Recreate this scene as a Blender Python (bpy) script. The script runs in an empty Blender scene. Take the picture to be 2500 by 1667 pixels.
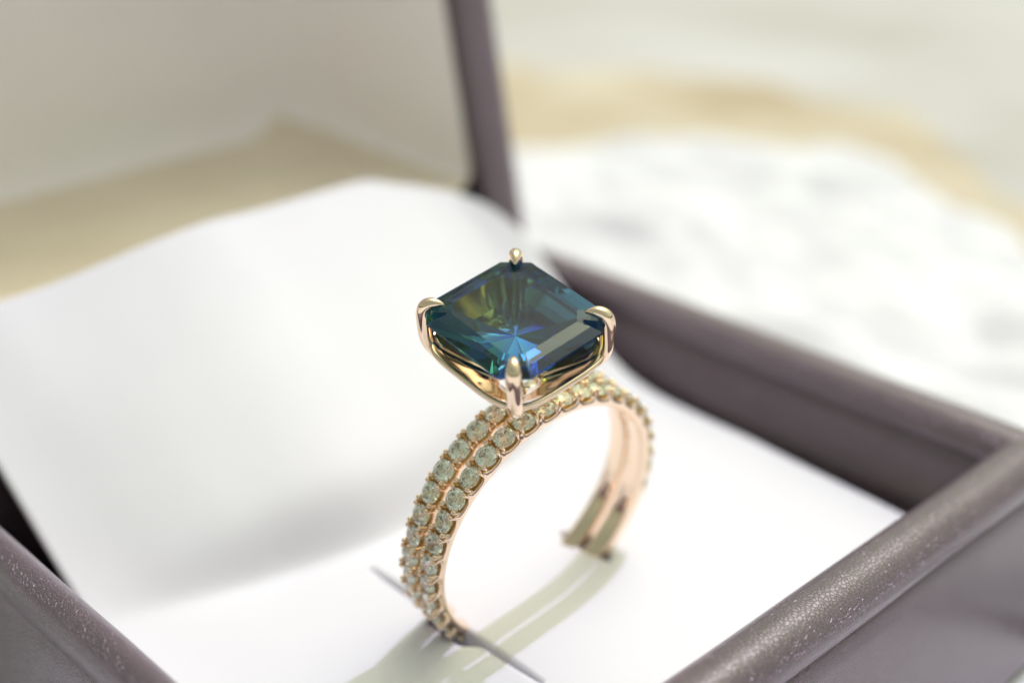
import bpy, bmesh, math, random
from mathutils import Vector, Matrix, noise

# ---------------------------------------------------------------- units
# the scene is laid out in millimetres round the rings' centre (x along the
# box front, y towards the hinge) and stored in metres; the table top is z = 0
S = 0.001
OZ = 18.0
random.seed(7)
scn = bpy.context.scene
COL = scn.collection


def W(x, y, z):
    return Vector((x * S, y * S, (z + OZ) * S))


# ---------------------------------------------------------------- camera
cd = bpy.data.cameras.new('camera')
cam = bpy.data.objects.new('camera', cd)
COL.objects.link(cam)
scn.camera = cam
fw = Vector((0.625178, 0.651436, -0.429864)).normalized()
rt = fw.cross(Vector((0, 0, 1))).normalized()
up = rt.cross(fw)
R3 = Matrix((rt, up, -fw)).transposed()
cam.matrix_world = Matrix.Translation(W(-53.147, -51.975, 47.969)) @ R3.to_4x4()
cd.sensor_width = 36.0
cd.lens = 3178.1 / 2352 * 36
cd.clip_start = 0.002
cd.clip_end = 20.0
cd.dof.use_dof = True
cd.dof.focus_distance = 0.0795
cd.dof.aperture_fstop = 15.0
cd.dof.aperture_blades = 0

# ---------------------------------------------------------------- world, sun, exposure
SUN_EL = math.radians(65)
SUN_AZ = math.atan2(0.12, 1.0)          # from +x, a little towards +y
w = bpy.data.worlds.new('World')
scn.world = w
w.use_nodes = True
nt = w.node_tree
nt.nodes.clear()
sky = nt.nodes.new('ShaderNodeTexSky')
sky.sky_type = 'NISHITA'
sky.sun_disc = False
sky.sun_elevation = SUN_EL
sky.sun_rotation = math.pi / 2 - SUN_AZ
sky.air_density = 1.0
sky.dust_density = 6.0
sky.ozone_density = 0.3
hs = nt.nodes.new('ShaderNodeHueSaturation')
hs.inputs['Saturation'].default_value = 0.35
hs.inputs['Value'].default_value = 1.85
tint = nt.nodes.new('ShaderNodeMixRGB')
tint.blend_type = 'MULTIPLY'
tint.inputs['Fac'].default_value = 1.0
tint.inputs['Color2'].default_value = (1.0, 1.07, 0.76, 1)
bg = nt.nodes.new('ShaderNodeBackground')
bg.inputs['Strength'].default_value = 0.15
wo = nt.nodes.new('ShaderNodeOutputWorld')
nt.links.new(sky.outputs[0], hs.inputs['Color'])
nt.links.new(hs.outputs[0], tint.inputs['Color1'])
nt.links.new(tint.outputs[0], bg.inputs['Color'])
nt.links.new(bg.outputs[0], wo.inputs['Surface'])

sd = bpy.data.lights.new('sun', 'SUN')
sd.energy = 2.7
sd.angle = math.radians(0.6)
sd.color = (0.70, 0.655, 1.0)
sun = bpy.data.objects.new('sun', sd)
COL.objects.link(sun)
to_sun = Vector((math.cos(SUN_AZ) * math.cos(SUN_EL), math.sin(SUN_AZ) * math.cos(SUN_EL), math.sin(SUN_EL)))
sun.rotation_euler = to_sun.to_track_quat('Z', 'Y').to_euler()
sun.location = (0.3, 0.05, 0.7)

scn.view_settings.view_transform = 'Standard'
scn.view_settings.look = 'None'
scn.view_settings.gamma = 1.0
scn.view_settings.use_curve_mapping = False
scn.view_settings.exposure = -0.92
scn.render.engine = 'CYCLES'
cy = scn.cycles
cy.use_denoising = True
cy.max_bounces = 24
cy.transmission_bounces = 20
cy.glossy_bounces = 12
cy.diffuse_bounces = 6
cy.transparent_max_bounces = 12
cy.sample_clamp_indirect = 80.0
cy.blur_glossy = 0.3


# ---------------------------------------------------------------- helpers
def tag(o, label=None, cat=None, group=None, kind=None):
    for k, v in (('label', label), ('category', cat), ('group', group), ('kind', kind)):
        if v:
            o[k] = v
    return o


def empty(name, loc):
    o = bpy.data.objects.new(name, None)
    o.empty_display_size = 0.005
    COL.objects.link(o)
    o.location = loc
    return o


def mesh_obj(name, me, mat, parent=None, smooth=True, world=True):
    if mat is not None and not me.materials:
        me.materials.append(mat)
    o = bpy.data.objects.new(name, me)
    COL.objects.link(o)
    if smooth:
        for p in me.polygons:
            p.use_smooth = True
    if parent is not None:
        o.parent = parent
        if world:
            o.matrix_parent_inverse = parent.matrix_basis.inverted()
    return o


def from_py(name, verts, faces):
    me = bpy.data.meshes.new(name)
    me.from_pydata(verts, [], faces)
    me.update()
    return me


def grid_faces(nu, nv, cu=False, cv=False, off=0):
    f = []
    for i in range(nu if cu else nu - 1):
        for j in range(nv if cv else nv - 1):
            a = off + i * nv + j
            b = off + ((i + 1) % nu) * nv + j
            c = off + ((i + 1) % nu) * nv + (j + 1) % nv
            d = off + i * nv + (j + 1) % nv
            f.append((a, b, c, d))
    return f


def fix_normals(me):
    bm = bmesh.new()
    bm.from_mesh(me)
    bmesh.ops.recalc_face_normals(bm, faces=bm.faces)
    bm.to_mesh(me)
    bm.free()
    return me


def interp(tab, x):
    if x <= tab[0][0]:
        return tab[0][1]
    for (a, va), (b, vb) in zip(tab, tab[1:]):
        if x <= b:
            t = (x - a) / (b - a)
            t = t * t * (3 - 2 * t) * 0.5 + t * 0.5
            return va + (vb - va) * t
    return tab[-1][1]


def smooth_tab(tab, w=5.0):
    """the same table sampled finely and evened out"""
    a, b = tab[0][0], tab[-1][0]
    n = 120
    out = []
    for i in range(n + 1):
        x = a + (b - a) * i / n
        k = [interp(tab, x + w * (j / 8)) * (1 - abs(j) / 9) for j in range(-8, 9)]
        out.append((x, sum(k) / sum(1 - abs(j) / 9 for j in range(-8, 9))))
    return out


def sstep(a, b, x):
    t = min(1, max(0, (x - a) / (b - a)))
    return t * t * (3 - 2 * t)


# ---------------------------------------------------------------- materials
def mat_new(name):
    m = bpy.data.materials.new(name)
    m.use_nodes = True
    t = m.node_tree
    return m, t, t.nodes['Principled BSDF']


def N(t, kind, **kw):
    n = t.nodes.new(kind)
    for k, v in kw.items():
        n.inputs[k].default_value = v
    return n


def obj_coord(t):
    # real-size coordinates, so that grain keeps its size on every surface
    return t.nodes.new('ShaderNodeNewGeometry').outputs['Position']


def ramp(t, fac, stops):
    r = t.nodes.new('ShaderNodeValToRGB')
    e = r.color_ramp.elements
    while len(e) < len(stops):
        e.new(0.5)
    for k, (p, c) in enumerate(stops):
        e[k].position = p
        e[k].color = (*c, 1)
    t.links.new(fac, r.inputs['Fac'])
    return r.outputs['Color']


def leather_mat():
    m, t, b = mat_new('mauve_taupe_leather')
    P = obj_coord(t)
    nz = N(t, 'ShaderNodeTexNoise', Scale=900.0, Detail=3.0)
    t.links.new(P, nz.inputs['Vector'])
    mx = t.nodes.new('ShaderNodeMixRGB')
    mx.blend_type = 'ADD'
    mx.inputs['Fac'].default_value = 0.00045
    t.links.new(P, mx.inputs['Color1'])
    t.links.new(nz.outputs['Color'], mx.inputs['Color2'])
    vo = N(t, 'ShaderNodeTexVoronoi', Scale=3900.0)
    vo.feature = 'DISTANCE_TO_EDGE'
    t.links.new(mx.outputs[0], vo.inputs['Vector'])
    mr = N(t, 'ShaderNodeMapRange')
    mr.inputs['From Max'].default_value = 0.16
    t.links.new(vo.outputs['Distance'], mr.inputs['Value'])
    fine = N(t, 'ShaderNodeTexNoise', Scale=9000.0, Detail=4.0)
    t.links.new(P, fine.inputs['Vector'])
    ad = t.nodes.new('ShaderNodeMath')
    ad.operation = 'MULTIPLY_ADD'
    ad.inputs[1].default_value = 0.12
    t.links.new(fine.outputs['Fac'], ad.inputs[0])
    t.links.new(mr.outputs[0], ad.inputs[2])
    bp = N(t, 'ShaderNodeBump', Strength=0.9, Distance=0.00007)
    t.links.new(ad.outputs[0], bp.inputs['Height'])
    t.links.new(bp.outputs[0], b.inputs['Normal'])
    big = N(t, 'ShaderNodeTexNoise', Scale=120.0, Detail=5.0)
    t.links.new(P, big.inputs['Vector'])
    c = ramp(t, big.outputs['Fac'], [(0.3, (0.155, 0.11, 0.122)), (0.7, (0.19, 0.14, 0.155))])
    t.links.new(c, b.inputs['Base Color'])
    b.inputs['Roughness'].default_value = 0.38
    b.inputs['Metallic'].default_value = 0.35
    b.inputs['Specular IOR Level'].default_value = 1.0
    b.inputs['Coat Weight'].default_value = 1.0
    b.inputs['Coat Roughness'].default_value = 0.3
    b.inputs['Coat Tint'].default_value = (0.93, 0.9, 1.0, 1)
    b.inputs['Specular Tint'].default_value = (0.92, 0.86, 1.0, 1)
    return m


def fabric_mat(name, c0, c1, scale, rough=0.75, bump=0.0, bscale=3000.0, sheen=0.0):
    m, t, b = mat_new(name)
    P = obj_coord(t)
    n = N(t, 'ShaderNodeTexNoise', Scale=scale, Detail=5.0)
    t.links.new(P, n.inputs['Vector'])
    t.links.new(ramp(t, n.outputs['Fac'], [(0.32, c0), (0.68, c1)]), b.inputs['Base Color'])
    b.inputs['Roughness'].default_value = rough
    b.inputs['Sheen Weight'].default_value = sheen
    b.inputs['Specular IOR Level'].default_value = 0.3
    if bump:
        n2 = N(t, 'ShaderNodeTexNoise', Scale=bscale, Detail=4.0)
        t.links.new(P, n2.inputs['Vector'])
        bp = N(t, 'ShaderNodeBump', Strength=0.5, Distance=bump)
        t.links.new(n2.outputs['Fac'], bp.inputs['Height'])
        t.links.new(bp.outputs[0], b.inputs['Normal'])
    return m


def gold_mat(name, col, rough):
    m, t, b = mat_new(name)
    P = obj_coord(t)
    n = N(t, 'ShaderNodeTexNoise', Scale=1500.0, Detail=4.0)
    t.links.new(P, n.inputs['Vector'])
    mr = N(t, 'ShaderNodeMapRange')
    mr.inputs['To Min'].default_value = rough * 0.6
    mr.inputs['To Max'].default_value = rough * 1.5
    t.links.new(n.outputs['Fac'], mr.inputs['Value'])
    t.links.new(mr.outputs[0], b.inputs['Roughness'])
    b.inputs['Base Color'].default_value = (*col, 1)
    b.inputs['Metallic'].default_value = 1.0
    bp = N(t, 'ShaderNodeBump', Strength=0.06, Distance=0.000006)
    t.links.new(n.outputs['Fac'], bp.inputs['Height'])
    t.links.new(bp.outputs[0], b.inputs['Normal'])
    return m


def gem_shader(t, colour_socket, ior, out, rough=0.0, polish=1.0):
    """clear stone: tinted refraction, untinted surface and inner reflections"""
    fr = N(t, 'ShaderNodeFresnel', IOR=ior)
    rf = N(t, 'ShaderNodeBsdfRefraction', IOR=ior, Roughness=rough)
    gl = N(t, 'ShaderNodeBsdfGlossy', Roughness=rough)
    gl.inputs['Color'].default_value = (1, 1, 1, 1)
    if isinstance(colour_socket, tuple):
        rf.inputs['Color'].default_value = colour_socket
    else:
        t.links.new(colour_socket, rf.inputs['Color'])
    mx = t.nodes.new('ShaderNodeMixShader')
    geo = t.nodes.new('ShaderNodeNewGeometry')
    k1 = N(t, 'ShaderNodeMapRange')
    k1.inputs['To Min'].default_value = polish
    k1.inputs['To Max'].default_value = 1.0
    t.links.new(geo.outputs['Backfacing'], k1.inputs['Value'])
    ml = t.nodes.new('ShaderNodeMath')
    ml.operation = 'MULTIPLY'
    t.links.new(fr.outputs[0], ml.inputs[0])
    t.links.new(k1.outputs[0], ml.inputs[1])
    t.links.new(ml.outputs[0], mx.inputs[0])
    t.links.new(rf.outputs[0], mx.inputs[1])
    t.links.new(gl.outputs[0], mx.inputs[2])
    t.links.new(mx.outputs[0], out.inputs['Surface'])


def sapphire_mat():
    m = bpy.data.materials.new('parti_sapphire')
    m.use_nodes = True
    t = m.node_tree
    t.nodes.clear()
    out = t.nodes.new('ShaderNodeOutputMaterial')
    # colour zones of the crystal: yellow green to one side, teal, deep blue
    tc = t.nodes.new('ShaderNodeTexCoord')
    sp = t.nodes.new('ShaderNodeSeparateXYZ')
    t.links.new(tc.outputs['Object'], sp.inputs[0])
    nz = N(t, 'ShaderNodeTexNoise', Scale=260.0, Detail=2.0)
    t.links.new(tc.outputs['Object'], nz.inputs['Vector'])
    a = t.nodes.new('ShaderNodeMath')
    a.operation = 'MULTIPLY_ADD'
    a.inputs[1].default_value = 0.0022
    t.links.new(nz.outputs['Fac'], a.inputs[0])
    df = t.nodes.new('ShaderNodeMath')
    df.operation = 'SUBTRACT'
    t.links.new(sp.outputs['X'], df.inputs[0])
    t.links.new(sp.outputs['Y'], df.inputs[1])
    t.links.new(df.outputs[0], a.inputs[2])
    mr = N(t, 'ShaderNodeMapRange')
    mr.inputs['From Min'].default_value = -0.0026
    mr.inputs['From Max'].default_value = 0.0046
    t.links.new(a.outputs[0], mr.inputs['Value'])
    c = ramp(t, mr.outputs[0], [(0.0, (0.66, 0.74, 0.36)), (0.27, (0.48, 0.68, 0.48)), (0.46, (0.34, 0.58, 0.76)), (0.8, (0.16, 0.24, 0.70)), (1.0, (0.12, 0.18, 0.60))])
    gem_shader(t, c, 1.77, out, polish=0.38)
    va = t.nodes.new('ShaderNodeVolumeAbsorption')
    va.inputs['Color'].default_value = (0.20, 0.60, 0.74, 1)
    va.inputs['Density'].default_value = 190.0
    t.links.new(va.outputs[0], out.inputs['Volume'])
    return m


def diamond_mat():
    m = bpy.data.materials.new('pale_diamond')
    m.use_nodes = True
    t = m.node_tree
    t.nodes.clear()
    out = t.nodes.new('ShaderNodeOutputMaterial')
    gem_shader(t, (0.96, 0.985, 0.95, 1), 2.4, out, 0.02)
    return m


LEATHER = leather_mat()
PAD = fabric_mat('white_satin_leatherette', (0.75, 0.735, 0.82), (0.785, 0.77, 0.85), 60.0, 0.55, 0.00003, 3500.0)
LINING = fabric_mat('cream_suede_lining', (0.95, 0.90, 0.92), (0.965, 0.93, 0.95), 90.0, 0.85, 0.00003, 2500.0, 0.2)
CLOTH = fabric_mat('white_cotton', (0.70, 0.69, 0.76), (0.78, 0.77, 0.83), 40.0, 0.9, 0.00005, 1500.0)
TAN = fabric_mat('tan_lining', (0.78, 0.68, 0.56), (0.85, 0.75, 0.64), 90.0, 0.85, 0.00003, 2500.0, 0.2)
LINEN = fabric_mat('tan_linen', (0.44, 0.35, 0.24), (0.64, 0.57, 0.47), 28.0, 0.9, 0.0001, 900.0)
TABLE = fabric_mat('offwhite_tablecloth', (0.46, 0.44, 0.42), (0.60, 0.58, 0.60), 14.0, 0.85, 0.00005, 900.0)
GOLD = gold_mat('rose_gold', (0.94, 0.74, 0.57), 0.06)
SEAT = gold_mat('shaded_gold_seats', (0.70, 0.46, 0.20), 0.2)
SAPPHIRE = sapphire_mat()
DIAMOND = diamond_mat()
DARK = fabric_mat('dark_board', (0.02, 0.018, 0.016), (0.03, 0.026, 0.024), 100.0, 0.9)

# ---------------------------------------------------------------- the table
TB = 1200.0
me = from_py('table', [W(-TB, -TB, -OZ), W(TB, -TB, -OZ), W(TB, TB, -OZ), W(-TB, TB, -OZ)], [(0, 1, 2, 3)])
tag(mesh_obj('table', me, TABLE, smooth=False), kind='structure')

# ---------------------------------------------------------------- ring box
BX0, BX1, BY0, BY1 = -25.2, 29.2, -14.9, 35.0     # inner faces of the base walls
box = empty('ring_box', W(1.5, 10, -OZ))
tag(box, 'open ring box wrapped in mauve taupe leather with a rolled rim', 'ring box')


def wall_sweep(name, prof, sides, mat, parent):
    """sweep a profile (outward offset, height) along straight walls with mitred ends"""
    cs = [(BX0, BY0, -1, -1), (BX1, BY0, 1, -1), (BX1, BY1, 1, 1), (BX0, BY1, -1, 1)]
    for k in sides:
        a, b = cs[k], cs[(k + 1) % 4]
        n = 40
        vs = []
        for i in range(n + 1):
            t = i / n
            for (o, z) in prof:
                ax, ay = a[0] + a[2] * o, a[1] + a[3] * o
                bx, by = b[0] + b[2] * o, b[1] + b[3] * o
                x, y = ax + (bx - ax) * t, ay + (by - ay) * t
                q = 0.10 * noise.noise(Vector((x * .13, y * .13, 3.3)))
                if o > 0:
                    z2 = z + q
                else:
                    z2 = z
                vs.append(W(x, y, z2))
        m_ = from_py(name, vs, grid_faces(n + 1, len(prof), cv=True))
        fix_normals(m_)
        mesh_obj(name, m_, mat, parent)


roll = []
for i in range(22):
    a = math.radians(200 - i * 250 / 21)
    roll.append((1.85 + 1.95 * math.cos(a), -1.05 + 1.75 * math.sin(a)))
roll += [(1.9, -3.2), (0.9, -2.6)]
wallp = [(0.0, -1.3), (0.0, -17.4), (4.3, -17.4), (4.45, -17.0), (4.45, -16.2), (4.0, -8.0), (3.55, -4.0), (3.3, -2.6), (2.9, -2.2), (1.5, -1.6)]
wall_sweep('base_wall', wallp, (0, 1), LEATHER, box)
wall_sweep('base_wall', [(o * .66, z) for (o, z) in wallp], (3,), LEATHER, box)
# the hinge side is a plain low wall without a roll
wall_sweep('base_wall', [(o, min(z, -3.4 + .08 * k)) for k, (o, z) in enumerate(wallp)], (2,), LEATHER, box)
wall_sweep('rim_roll', roll, (0, 1), LEATHER, box)
wall_sweep('rim_roll', [(o * .66, z) for (o, z) in roll], (3,), LEATHER, box)


def slab(name, x0, x1, y0, y1, z0, z1, mat, parent):
    v = [W(x, y, z) for z in (z0, z1) for (x, y) in ((x0, y0), (x1, y0), (x1, y1), (x0, y1))]
    m_ = from_py(name, v, [(3, 2, 1, 0), (4, 5, 6, 7), (0, 1, 5, 4), (1, 2, 6, 5), (2, 3, 7, 6), (3, 0, 4, 7)])
    return mesh_obj(name, m_, mat, parent, smooth=False)


slab('base_floor', BX0 - 4.2, BX1 + 4.2, BY0 - 4.2, BY1 + 4.2, -17.95, -17.42, LEATHER, box)
slab('inner_floor', BX0 + .05, BX1 - .05, BY0 + .05, BY1 - .05, -17.38, -16.6, DARK, box)

# lid: a tray as deep as the base, tipped back behind the hinge
LEAN = math.radians(12)
HY, HZ = 35.2, -0.6
ey = Vector((0, math.cos(LEAN), -math.sin(LEAN)))   # into the lid
ez = Vector((0, math.sin(LEAN), math.cos(LEAN)))    # up along the rim


def L(x, d, h):
    p = Vector((x, HY, HZ)) + ey * d + ez * h
    return W(*p)


LX0, LX1, LH, LD = BX0 - 4.6, BX1 + 4.0, 54.0, 31.0
lid = None


def lid_ring(d, off, rad):
    """rounded rectangle of the lid outline at depth d, offset inwards by off"""
    pts = []
    x0, x1, h0, h1 = LX0 + off, LX1 - off, off, LH - off
    r = max(0.4, rad)
    for (cx, ch, a0) in ((x1 - r, h0 + r, -90), (x1 - r, h1 - r, 0), (x0 + r, h1 - r, 90), (x0 + r, h0 + r, 180)):
        for k in range(9):
            a = math.radians(a0 + k * 90 / 8)
            pts.append(L(cx + r * math.cos(a), d, ch + r * math.sin(a)))
    return pts


def ring_loft(name, rings, mat, parent, cap=False):
    n = len(rings[0])
    vs = [p for r in rings for p in r]
    f = grid_faces(len(rings), n, cv=True)
    if cap:
        f.append(tuple(range((len(rings) - 1) * n, len(rings) * n)))
    m_ = fix_normals(from_py(name, vs, f))
    return mesh_obj(name, m_, mat, parent)


lid = ring_loft('lid', [lid_ring(1.2, 4.2, 1.0), lid_ring(1.4, .35, 1.8), lid_ring(2.5, 0.1, 1.8), lid_ring(LD - 2, 0.0, 2.5), lid_ring(LD - .5, .6, 4), lid_ring(LD, 2.2, 3.5)], LEATHER, box, cap=True)
rr = []
for i in range(18):
    a = math.radians(i * 20)
    ca, sa = math.cos(a), math.sin(a)
    rr.append((1.3 - 1.3 * math.copysign(abs(ca) ** .7, ca), 2.45 - 2.45 * math.copysign(abs(sa) ** .7, sa)))
rings = [lid_ring(d, o - .02, 2.0 - o * .3) for (d, o) in rr]
n_ = len(rings[0])
m_ = fix_normals(from_py('lid_rim', [p for r in rings for p in r], grid_faces(len(rings), n_, cu=True, cv=True)))
mesh_obj('lid_rim', m_, LEATHER, lid)
# lining: a soft cream tray, thicker on the hinge side, with rounded inner corners
lin = []
IX0, IX1 = LX0 + 4.7, LX1 - 5.3


def lin_ring(d, off, rad, hb):
    pts = []
    x0, x1, h0, h1 = IX0 + off, IX1 - off, 6.9 + hb + off * .2, LH - 4.7 - off
    r = max(0.5, rad)
    for (cx, ch, a0) in ((x1 - r, h0 + r, -90), (x1 - r, h1 - r, 0), (x0 + r, h1 - r, 90), (x0 + r, h0 + r, 180)):
        for k in range(9):
            a = math.radians(a0 + k * 90 / 8)
            pts.append(L(cx + r * math.cos(a), d, ch + r * math.sin(a)))
    return pts


lin = [lin_ring(1.0, 0, 2.0, .2), lin_ring(2.2, 0.0, 2.0, .3), lin_ring(8, .2, 2.5, 1.7), lin_ring(14, .4, 3.5, 2.9), lin_ring(19, .6, 5.0, 4.0)]
for k in range(7):
    a = k / 6 * math.pi / 2
    lin.append(lin_ring(19.2 + 7 * math.sin(a), .6 + 7 * (1 - math.cos(a)), 5.0 + 2 * math.sin(a), 4.2 + 4.0 * (1 - math.cos(a))))
ll = ring_loft('lid_lining', lin, LINING, lid, cap=True)
# the lining is coloured tan along the hinge side
ll.data.materials.append(TAN)
for i_, p in enumerate(ll.data.polygons):
    if i_ < 36 * 8 and i_ % 36 in (32, 33, 34, 35, 0, 1, 2, 3):
        p.material_index = 1

# hinge strip of leather between base and lid
hv = []
for i in range(9):
    t = i / 8
    for x in (BX0 + 1, BX1 - 1):
        hv.append(W(x, BY1 + 2.0 + 1.2 * math.sin(t * math.pi), -5 + 4.8 * t))
mesh_obj('hinge_strip', from_py('hinge_strip', hv, grid_faces(9, 2)), LEATHER, box)

# ---------------------------------------------------------------- white insert with its slits and raised back flap
PZ = smooth_tab([(-23, -7.8), (-12, -6.9), (-4, -6.1), (6, -6.0), (27, -6.3)])
EXP = smooth_tab([(-23, 0), (-19, .15), (-12, .9), (-6, 1), (10, 1), (18, .3), (22, 0), (27, 0)])
YC = smooth_tab([(-23, 19.0), (-12, 15.6), (-3, 12.8), (10, 13.6), (27, 17.5)])
YT = [(-23.5, 39.2), (-16, 39.0), (0, 37.3), (15, 37.0), (19, 36.3), (22, 34.8), (24, 32.4), (25.2, 30.2), (26, 27.5)]
YT = smooth_tab(YT, 1.0)
ZT = [(-23.5, 6.6), (-16, 7.9), (0, 10.2), (15, 9.3), (19, 8.1), (22, 7.3), (24, 6.4), (25.2, 5.2), (26, 3.0)]
ZT = smooth_tab(ZT, 1.0)
PX0, PX1, PY0 = -22.4, 26.0, -14.0
SL_X, SL_Y0, SL_Y1 = -5.9, -5.6, 11.2            # long slit under the left of the rings
SR_X, SR_Y0, SR_Y1 = 6.0, 0.2, 5.0             # short slit under the right


def lens(y, a, b, p=0.7):
    if y <= a or y >= b:
        return 0.0
    t = (y - a) / (b - a)
    return (4 * t * (1 - t)) ** p


def pad_z(x, y, side=0):
    z = interp(PZ, x)
    yc, yt, zt = interp(YC, x), interp(YT, x), interp(ZT, x)
    d = y - yc
    def soft(q, w_):
        q = q / w_
        return w_ * (q if q > 20 else math.log(1 + math.exp(max(-30, q))))
    rise, run = zt - z, yt - yc
    plain = rise * soft(d, 2.2) / soft(run, 2.2)
    # in the middle the sheet stands up steeply from the fold, then lies back
    w1 = 1.2
    s2 = (rise - 3.4) / (run - w1)
    steep = (3.4 / w1) * (soft(d, .25) - soft(d - w1, .7)) + s2 * soft(d - w1, .7)
    k_ = interp(EXP, x)
    z += plain * (1 - k_) + steep * k_
    # the sheet right of the long crease is tilted a touch
    cr = interp([(-3, 13), (8.7, .5), (20.5, -7.7), (27, -11)], x)
    z += 0.05 * max(0, min(14, y - cr)) * sstep(2, 14, x)
    # bridge lifted along the long slit
    if side >= 0:
        k = lens(y, SL_Y0, SL_Y1, 0.8) * (1 - sstep(SL_X, SR_X - .5, x)) if x >= SL_X - 0.01 else 0
        z += 0.22 * k
    if side < 0:
        z -= 0.12 * lens(y, SL_Y0, SL_Y1, .8) * sstep(-14, SL_X, x)
    z += 0.10 * noise.noise(Vector((x * .11, y * .11, 1.7)))
    return z


def lin_sp(a, b, n):
    return [a + (b - a) * i / n for i in range(n + 1)]


NY = 150
cols = [(x, -1) for x in lin_sp(PX0, SL_X, 36)] + [(x, 1) for x in lin_sp(SL_X, SR_X, 26)] + [(x, 2) for x in lin_sp(SR_X, PX1, 44)]
vs = []
for ci, (x, side) in enumerate(cols):
    for j in range(NY + 1):
        t = j / NY
        y = PY0 + (interp(YT, x) - PY0) * t
        xx = x
        if side == -1:
            xx = x - (1.1 * sstep(-.6, 1.0, y) * (1 - sstep(3.9, 4.7, y)) + .16 * lens(y, SL_Y0, 3.0)) * sstep(SL_X - 9, SL_X, x)
        if side == 1:
            xx = x + (-0.3 * lens(y, SR_Y0, SR_Y1, .5)) * sstep(SR_X - 3, SR_X, x)
        if side == 2:
            xx = x + 1.2 * lens(y, SR_Y0, SR_Y1, .5) * (1 - sstep(SR_X, SR_X + 4, x))
        vs.append(W(xx, y, pad_z(x, y, -1 if side == -1 else (1 if side == 1 else 1))))
nv = NY + 1
fs = []
for ci in range(len(cols) - 1):
    if cols[ci][1] != cols[ci + 1][1]:
        continue
    for j in range(NY):
        a = ci * nv + j
        fs.append((a, a + nv, a + nv + 1, a + 1))
me = from_py('ring_insert', vs, fs)
bm = bmesh.new()
bm.from_mesh(me)
bmesh.ops.remove_doubles(bm, verts=bm.verts, dist=2e-6)
bm.to_mesh(me)
bm.free()
pad = mesh_obj('ring_insert', me, PAD)
sol = pad.modifiers.new('thickness', 'SOLIDIFY')
sol.thickness = 0.0006
sol.offset = -1
tag(pad, 'white slitted insert with a raised curved back flap holding the rings', 'insert')

# cut sides of the slits: the insert is soft foam, white all the way down
for ci, (x, side) in enumerate(cols):
    nxt = cols[ci + 1][1] if ci + 1 < len(cols) else side
    prv = cols[ci - 1][1] if ci else side
    if nxt == side and prv == side:
        continue
    y0, y1 = (SL_Y0, SL_Y1) if abs(x - SL_X) < .1 else (SR_Y0, SR_Y1)
    out_ = 1 if nxt != side else -1
    js = [j for j in range(nv) if y0 - .3 < vs[ci * nv + j].y / S < y1 + .3]
    sv, n_d = [], 7
    for j in js:
        top = vs[ci * nv + j]
        for d_ in (0.0, .12, .35, .8, 1.5, 2.4, 3.4):
            bul = .16 * math.sin(min(1, d_ / 1.1) * math.pi * .6)
            sv.append(top + Vector((out_ * (.07 + bul * .5), 0, -d_ + .012)) * S)
    m_ = from_py('slit_side', sv, grid_faces(len(js), n_d))
    mesh_obj('slit_side', m_, PAD, pad)

# ---------------------------------------------------------------- rings
MR = Matrix(((0.975323, 0.031942, -0.21846), (-0.071153, 0.982162, -0.174057), (0.209003, 0.185306, 0.960198))).to_4x4()
MRW = Matrix.Translation(W(0, 0, 0)) @ MR

R_IN, R_POST, R_NOTCH = 8.38, 9.40, 8.94
BW = 1.40
PITCH = 9.6
N_ST = 25
A_FIRST = -18.0          # angles of the stones, degrees in the ring's plane


def shank_mesh(phase):
    vs = []
    prof_n = 0
    NA = 900
    for i in range(NA):
        th = i * 360 / NA
        s = ((th - A_FIRST - phase) / PITCH)
        k = round(s)
        inrange = 0 <= (k if k <= 36 else k - 37.5) <= N_ST - 1
        if th > 300:
            s2 = (th - 360 - A_FIRST - phase) / PITCH
            k = round(s2)
            s = s2
            inrange = 0 <= k <= N_ST - 1
        f = s - k
        if inrange and abs(f) < 0.43:
            u_ = math.sqrt(max(0, 1 - (abs(f) / 0.43) ** 2.2))
            rs = R_POST - (R_POST - R_NOTCH) * u_
            rm = R_POST - (R_POST - R_NOTCH + .12)
        elif inrange:
            rs = R_POST
            rm = R_POST - 0.60
        else:
            rs = R_POST - 0.10
            rm = R_POST - 0.02
        h = BW / 2
        pr = [(y_, R_IN - .04 + y_ * y_ / 6.5) for y_ in (0, h * .17, h * .34, h * .51, h * .66, h * .8)] + [(h - .06, R_IN + .09), (h - .02, R_IN + .15), (h, R_IN + .24), (h, rs - .05), (h - .03, rs - .015), (h - .07, rs), (h - .34, (rs * .7 + rm * .3)), (h - .5, rm), (0, rm)]
        full = pr + [(-y, r) for (y, r) in pr[-2:0:-1]]
        a = math.radians(th)
        for (y, r) in full:
            vs.append(Vector((r * math.cos(a), y, r * math.sin(a))) * S)
        prof_n = len(full)
    me = from_py('shank', vs, grid_faces(NA, prof_n, cu=True, cv=True))
    fix_normals(me)
    me.materials.append(GOLD)
    me.materials.append(SEAT)
    # scooped seats: brushed yellow gold, with the shade inside them darkened into the colour
    for p in me.polygons:
        c = p.center / S
        if math.hypot(c.x, c.z) > R_NOTCH - .06 and abs(c.y) < BW / 2 - .05:
            p.material_index = 1
    return me


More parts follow.
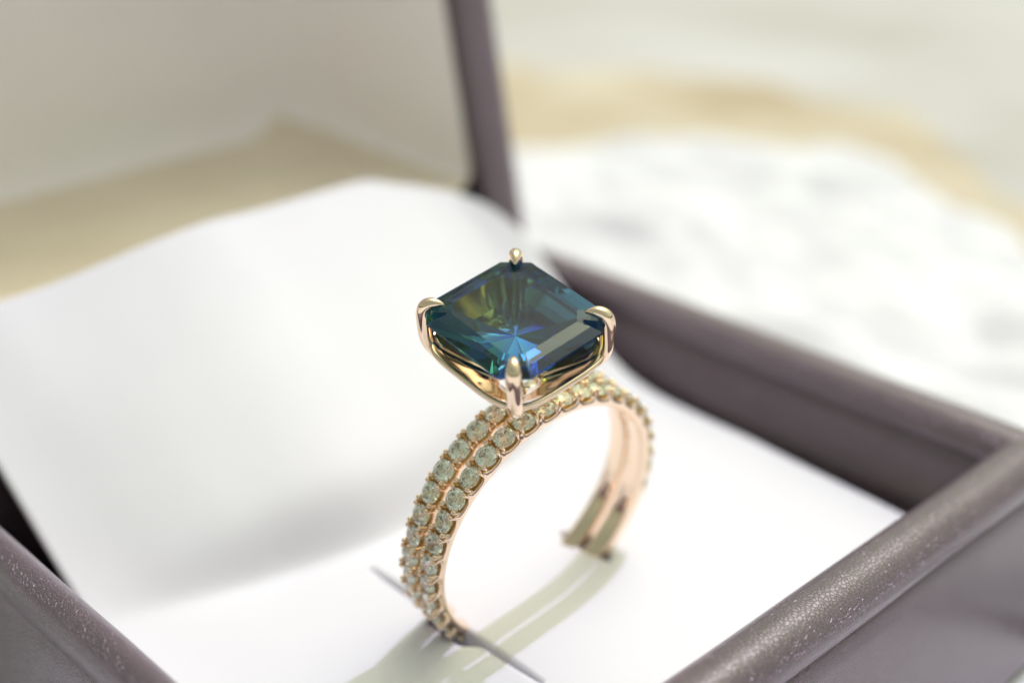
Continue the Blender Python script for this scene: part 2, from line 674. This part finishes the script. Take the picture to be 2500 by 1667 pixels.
def brilliant(d, name):
    """small round stone: table, crown, girdle, pavilion"""
    pts = []
    r = d / 2
    for k in range(8):
        a = math.radians(k * 45)
        pts.append((r * .58 * math.cos(a), r * .58 * math.sin(a), .155 * d))
    for k in range(8):
        a = math.radians(k * 45 + 22.5)
        pts.append((r * .82 * math.cos(a), r * .82 * math.sin(a), .085 * d))
    for k in range(16):
        a = math.radians(k * 22.5)
        pts.append((r * math.cos(a), r * math.sin(a), .012 * d))
        pts.append((r * math.cos(a), r * math.sin(a), -.012 * d))
    for k in range(8):
        a = math.radians(k * 45 + 22.5)
        pts.append((r * .30 * math.cos(a), r * .30 * math.sin(a), -.30 * d))
    pts.append((0, 0, -.40 * d))
    bm = bmesh.new()
    for p in pts:
        bm.verts.new(Vector(p) * S)
    bmesh.ops.convex_hull(bm, input=bm.verts)
    bmesh.ops.recalc_face_normals(bm, faces=bm.faces)
    me = bpy.data.meshes.new(name)
    bm.to_mesh(me)
    bm.free()
    me.materials.append(DIAMOND)
    return me


def bead_mesh():
    """claw bead: a short post ending in a round tip"""
    vs = []
    pr = [(.14, -.6), (.13, -.25), (.14, -.1), (.17, .0), (.165, .07), (.13, .135), (.07, .175), (.0, .185)]
    for (r, z) in pr:
        for k in range(10):
            a = k * math.pi / 5
            vs.append(Vector((r * math.cos(a), r * math.sin(a), z)) * S)
    return fix_normals(from_py('bead', vs, grid_faces(len(pr), 10, cv=True)))


DM = brilliant(1.40, 'diamond')
BM = bead_mesh()
BM.materials.append(GOLD)


def place(name, me, th, y, r, parent, tilt=0.0, spin=0.0, smooth=False):
    o = bpy.data.objects.new(name, me)
    COL.objects.link(o)
    o.parent = parent
    a = math.radians(th)
    o.matrix_local = Matrix.Translation(Vector((r * math.cos(a), y, r * math.sin(a))) * S) @ Matrix.Rotation(math.radians(90 - th), 4, 'Y') @ Matrix.Rotation(tilt, 4, 'X') @ Matrix.Rotation(spin, 4, 'Z')
    return o


def band(root, phase):
    me = shank_mesh(phase)
    for p in me.polygons:
        p.use_smooth = True
    sh = bpy.data.objects.new('shank', me)
    COL.objects.link(sh)
    sh.parent = root
    for p in BM.polygons:
        p.use_smooth = True
    for k in range(N_ST):
        th = A_FIRST + phase + k * PITCH
        place('diamond', DM, th + random.uniform(-.15, .15), random.uniform(-.02, .02), 9.29 + random.uniform(-.015, .02), root, random.uniform(-.12, .12), random.uniform(0, .7))
    for k in range(N_ST + 1):
        th = A_FIRST + phase + (k - .5) * PITCH
        for sy in (-1, 1):
            for da in (-1, 1):
                place('bead', BM, th + da * 1.15, sy * (BW / 2 - .20), 9.46 + random.uniform(-.02, .02), root, sy * .12, 0)
    return sh


front = bpy.data.objects.new('wedding_band', None)
COL.objects.link(front)
front.matrix_world = MRW @ Matrix.Translation(Vector((0, .69, 0)) * S)
tag(front, 'slim rose gold band set with a row of small diamonds, without a centre stone', 'ring')
band(front, 0.0)

eng = bpy.data.objects.new('engagement_ring', None)
COL.objects.link(eng)
EY = 2.475
eng.matrix_world = MRW @ Matrix.Translation(Vector((0, EY, 0)) * S)
tag(eng, 'rose gold diamond ring with a large teal blue square cut sapphire in four prongs', 'ring')
band(eng, 4.2)

# head, in the ring's own frame (z up from the ring's centre)
GH = 15.40
GX, GY = 4.02, 4.40          # half sizes of the stone
CUT = 1.30                    # cut corner


def oct_pts(hx, hy, c, z):
    return [(hx, -hy + c, z), (hx, hy - c, z), (hx - c, hy, z), (-hx + c, hy, z), (-hx, hy - c, z), (-hx, -hy + c, z), (-hx + c, -hy, z), (hx - c, -hy, z)]


pts = []
pts += oct_pts(2.72, 3.06, .74, .46)
pts += oct_pts(3.42, 3.79, 1.05, .31)
pts += oct_pts(GX, GY, CUT, .06)
pts += oct_pts(GX, GY, CUT, -.10)
pts += oct_pts(1.95, 2.15, .72, -2.45)
pts.append((0.0, 0.0, -4.0))
bm = bmesh.new()
for p in pts:
    bm.verts.new(Vector(p) * S)
bmesh.ops.convex_hull(bm, input=bm.verts)
bmesh.ops.dissolve_limit(bm, angle_limit=math.radians(.6), verts=bm.verts, edges=bm.edges)
bmesh.ops.recalc_face_normals(bm, faces=bm.faces)
me = bpy.data.meshes.new('sapphire')
bm.to_mesh(me)
bm.free()
me.materials.append(SAPPHIRE)
sap = bpy.data.objects.new('sapphire', me)
COL.objects.link(sap)
sap.parent = eng
sap.location = Vector((0, 0, GH)) * S
sap['label'] = 'teal blue and yellow green square step cut sapphire'

# basket: a rounded-square lip below the stone with a bowl running down to the shank


def sq(half, rad, n=64, bulge=0.0):
    """rounded square outline with gently bulging sides"""
    out = []
    for k in range(n):
        a = 2 * math.pi * k / n
        ca, sa = math.cos(a), math.sin(a)
        e = 4.2
        q = (abs(ca) ** e + abs(sa) ** e) ** (-1 / e)
        out.append((half * 1.115 * q * ca, half * 1.22 * q * sa))
    return out


def loft(name, levels, mat, parent, closed=False, flip=False):
    n = 64
    vs = []
    for (half, z, dip) in levels:
        for k, (x, y) in enumerate(sq(half, 1, n)):
            a = 2 * math.pi * k / n
            # the lip dips between the prongs
            zz = z - dip * abs(math.cos(2 * a)) ** 1.3
            vs.append(Vector((x, y, zz)) * S)
    me = fix_normals(from_py(name, vs, grid_faces(len(levels), n, cu=closed, cv=True)))
    me.materials.append(mat)
    for p in me.polygons:
        p.use_smooth = True
    o = bpy.data.objects.new(name, me)
    COL.objects.link(o)
    o.parent = parent
    return o


LZ = GH - 2.25
head = loft('basket', [
    (3.42, LZ + .02, 0), (3.50, LZ + .18, 0), (3.60, LZ + .24, 0), (3.70, LZ + .16, 0), (3.72, LZ - .02, 0), (3.64, LZ - .2, 0),
    (3.2, LZ - .75, 0), (2.5, LZ - 1.5, 0), (1.6, LZ - 2.2, 0), (1.1, LZ - 2.75, 0), (.85, LZ - 3.0, 0),
    (.9, LZ - 2.5, 0), (1.5, LZ - 2.0, 0), (2.3, LZ - 1.3, 0), (2.95, LZ - .7, 0), (3.3, LZ - .25, 0)], GOLD, eng, closed=True)


def tube(name, path, rads, mat, parent, n=14, squash=1.0, side=None):
    """tapered tube along a path (mm), closed at both ends"""
    vs = []
    P = [Vector(p) for p in path]
    for i, p in enumerate(P):
        d = (P[min(i + 1, len(P) - 1)] - P[max(i - 1, 0)]).normalized()
        sv = Vector(side)
        sv = (sv - d * sv.dot(d)).normalized()
        bv = d.cross(sv)
        for k in range(n):
            a = 2 * math.pi * k / n
            vs.append((p + sv * rads[i] * math.cos(a) + bv * rads[i] * squash * math.sin(a)) * S)
    f = grid_faces(len(P), n, cv=True)
    f.append(tuple(range(n)))
    f.append(tuple(range((len(P) - 1) * n, len(P) * n)))
    me = fix_normals(from_py(name, vs, f))
    me.materials.append(mat)
    for q in me.polygons:
        q.use_smooth = True
    o = bpy.data.objects.new(name, me)
    COL.objects.link(o)
    o.parent = parent
    ss = o.modifiers.new('smooth', 'SUBSURF')
    ss.levels = 2
    ss.render_levels = 2
    return o


for (sx, sy) in ((-1, -1), (1, -1), (1, 1), (-1, 1)):
    dv = Vector((sx * 3.245, sy * 3.625, 0)).normalized()
    sd_ = Vector((-dv.y, dv.x, 0))
    # (outward distance along the diagonal, height above the girdle)
    path = [(1.15, -4.9), (2.6, -4.0), (3.85, -3.2), (4.55, -2.4), (4.72, -1.6), (4.70, -.7), (4.72, .15), (4.58, .58), (4.18, .82), (3.72, .80), (3.42, .66)]
    rads = [.42, .44, .47, .50, .53, .55, .55, .51, .42, .25, .06]
    pp = [dv * (o + .58 * sstep(1, 3.5, o)) + Vector((0, 0, GH + z)) for (o, z) in path]
    rads = [q * .9 for q in rads]
    tube('prong', pp, rads, GOLD, head, side=sd_)

# ---------------------------------------------------------------- soft background: cloth on the table


def sheet(name, us, vs_, fn, mat, thick):
    V = [fn(u_, v_) for u_ in us for v_ in vs_]
    me = from_py(name, V, grid_faces(len(us), len(vs_)))
    o = mesh_obj(name, me, mat)
    s_ = o.modifiers.new('thickness', 'SOLIDIFY')
    s_.thickness = thick * S
    s_.offset = 1
    return o


XE = [(-80, 80), (-10, 90), (13, 99), (33, 112), (51, 122), (62, 113), (73, 108), (80, 96), (88, 82), (120, 80), (170, 80)]


def cloth_fn(u_, v_):
    y = -80 + 250 * v_
    x1 = interp(XE, y) + 5 * noise.noise(Vector((0, y * .06, 9)))
    x = 35.5 + (x1 - 35.5) * u_
    p = Vector((x * .045, y * .045, 0))
    a = noise.noise(p) + .55 * abs(noise.noise(p * 2.1 + Vector((7, 1, 3)))) * 2 - .2 + .35 * noise.noise(p * 4.3)
    edge = sstep(0, .07, u_) * (1 - .6 * sstep(.93, 1, u_))
    z = 1.0 + edge * (2.5 + 2.5 * max(-.5, a + .35))
    return W(x, y, -OZ + z)


tag(sheet('crumpled_cloth', lin_sp(0, 1, 90), lin_sp(0, 1, 170), cloth_fn, CLOTH, .4), 'crumpled white cotton cloth spread out behind the ring box', 'cloth')


def under_fn(u_, v_):  # cloth under the box, added and spread unseen in front for bounced light
    x = -420 + 482 * u_
    y = -420 + 500 * v_
    far = max(0, math.hypot(x - 2, y - 10) - 48)
    z = .25 + min(1, far / 40) * 1.2 * (1 + noise.noise(Vector((x * .03, y * .03, 8))))
    return W(x, y, -OZ + z * .7 - .2)


tag(sheet('bounce_cloth', lin_sp(0, 1, 70), lin_sp(0, 1, 70), under_fn, CLOTH, .04), 'flat white cotton cloth under the ring box, added to bounce light into the lid', 'cloth')


def linen_fn(u_, v_):
    y = -80 + 260 * v_
    x1 = interp([(-80, 112), (30, 126), (44, 135), (69, 152), (90, 150), (113, 142), (124, 128), (180, 122)], y) + 15 * noise.noise(Vector((4, y * .045, 2))) + 5 * noise.noise(Vector((1, y * .13, 6)))
    x = 60 + (x1 - 60) * u_
    z = .15 + .25 * (1 + noise.noise(Vector((x * .1, y * .1, 5))))
    return W(x, y, -OZ + z)


tag(sheet('linen_cloth', lin_sp(0, 1, 40), lin_sp(0, 1, 90), linen_fn, LINEN, .3), 'tan linen cloth peeking out from under the crumpled white cloth', 'cloth')
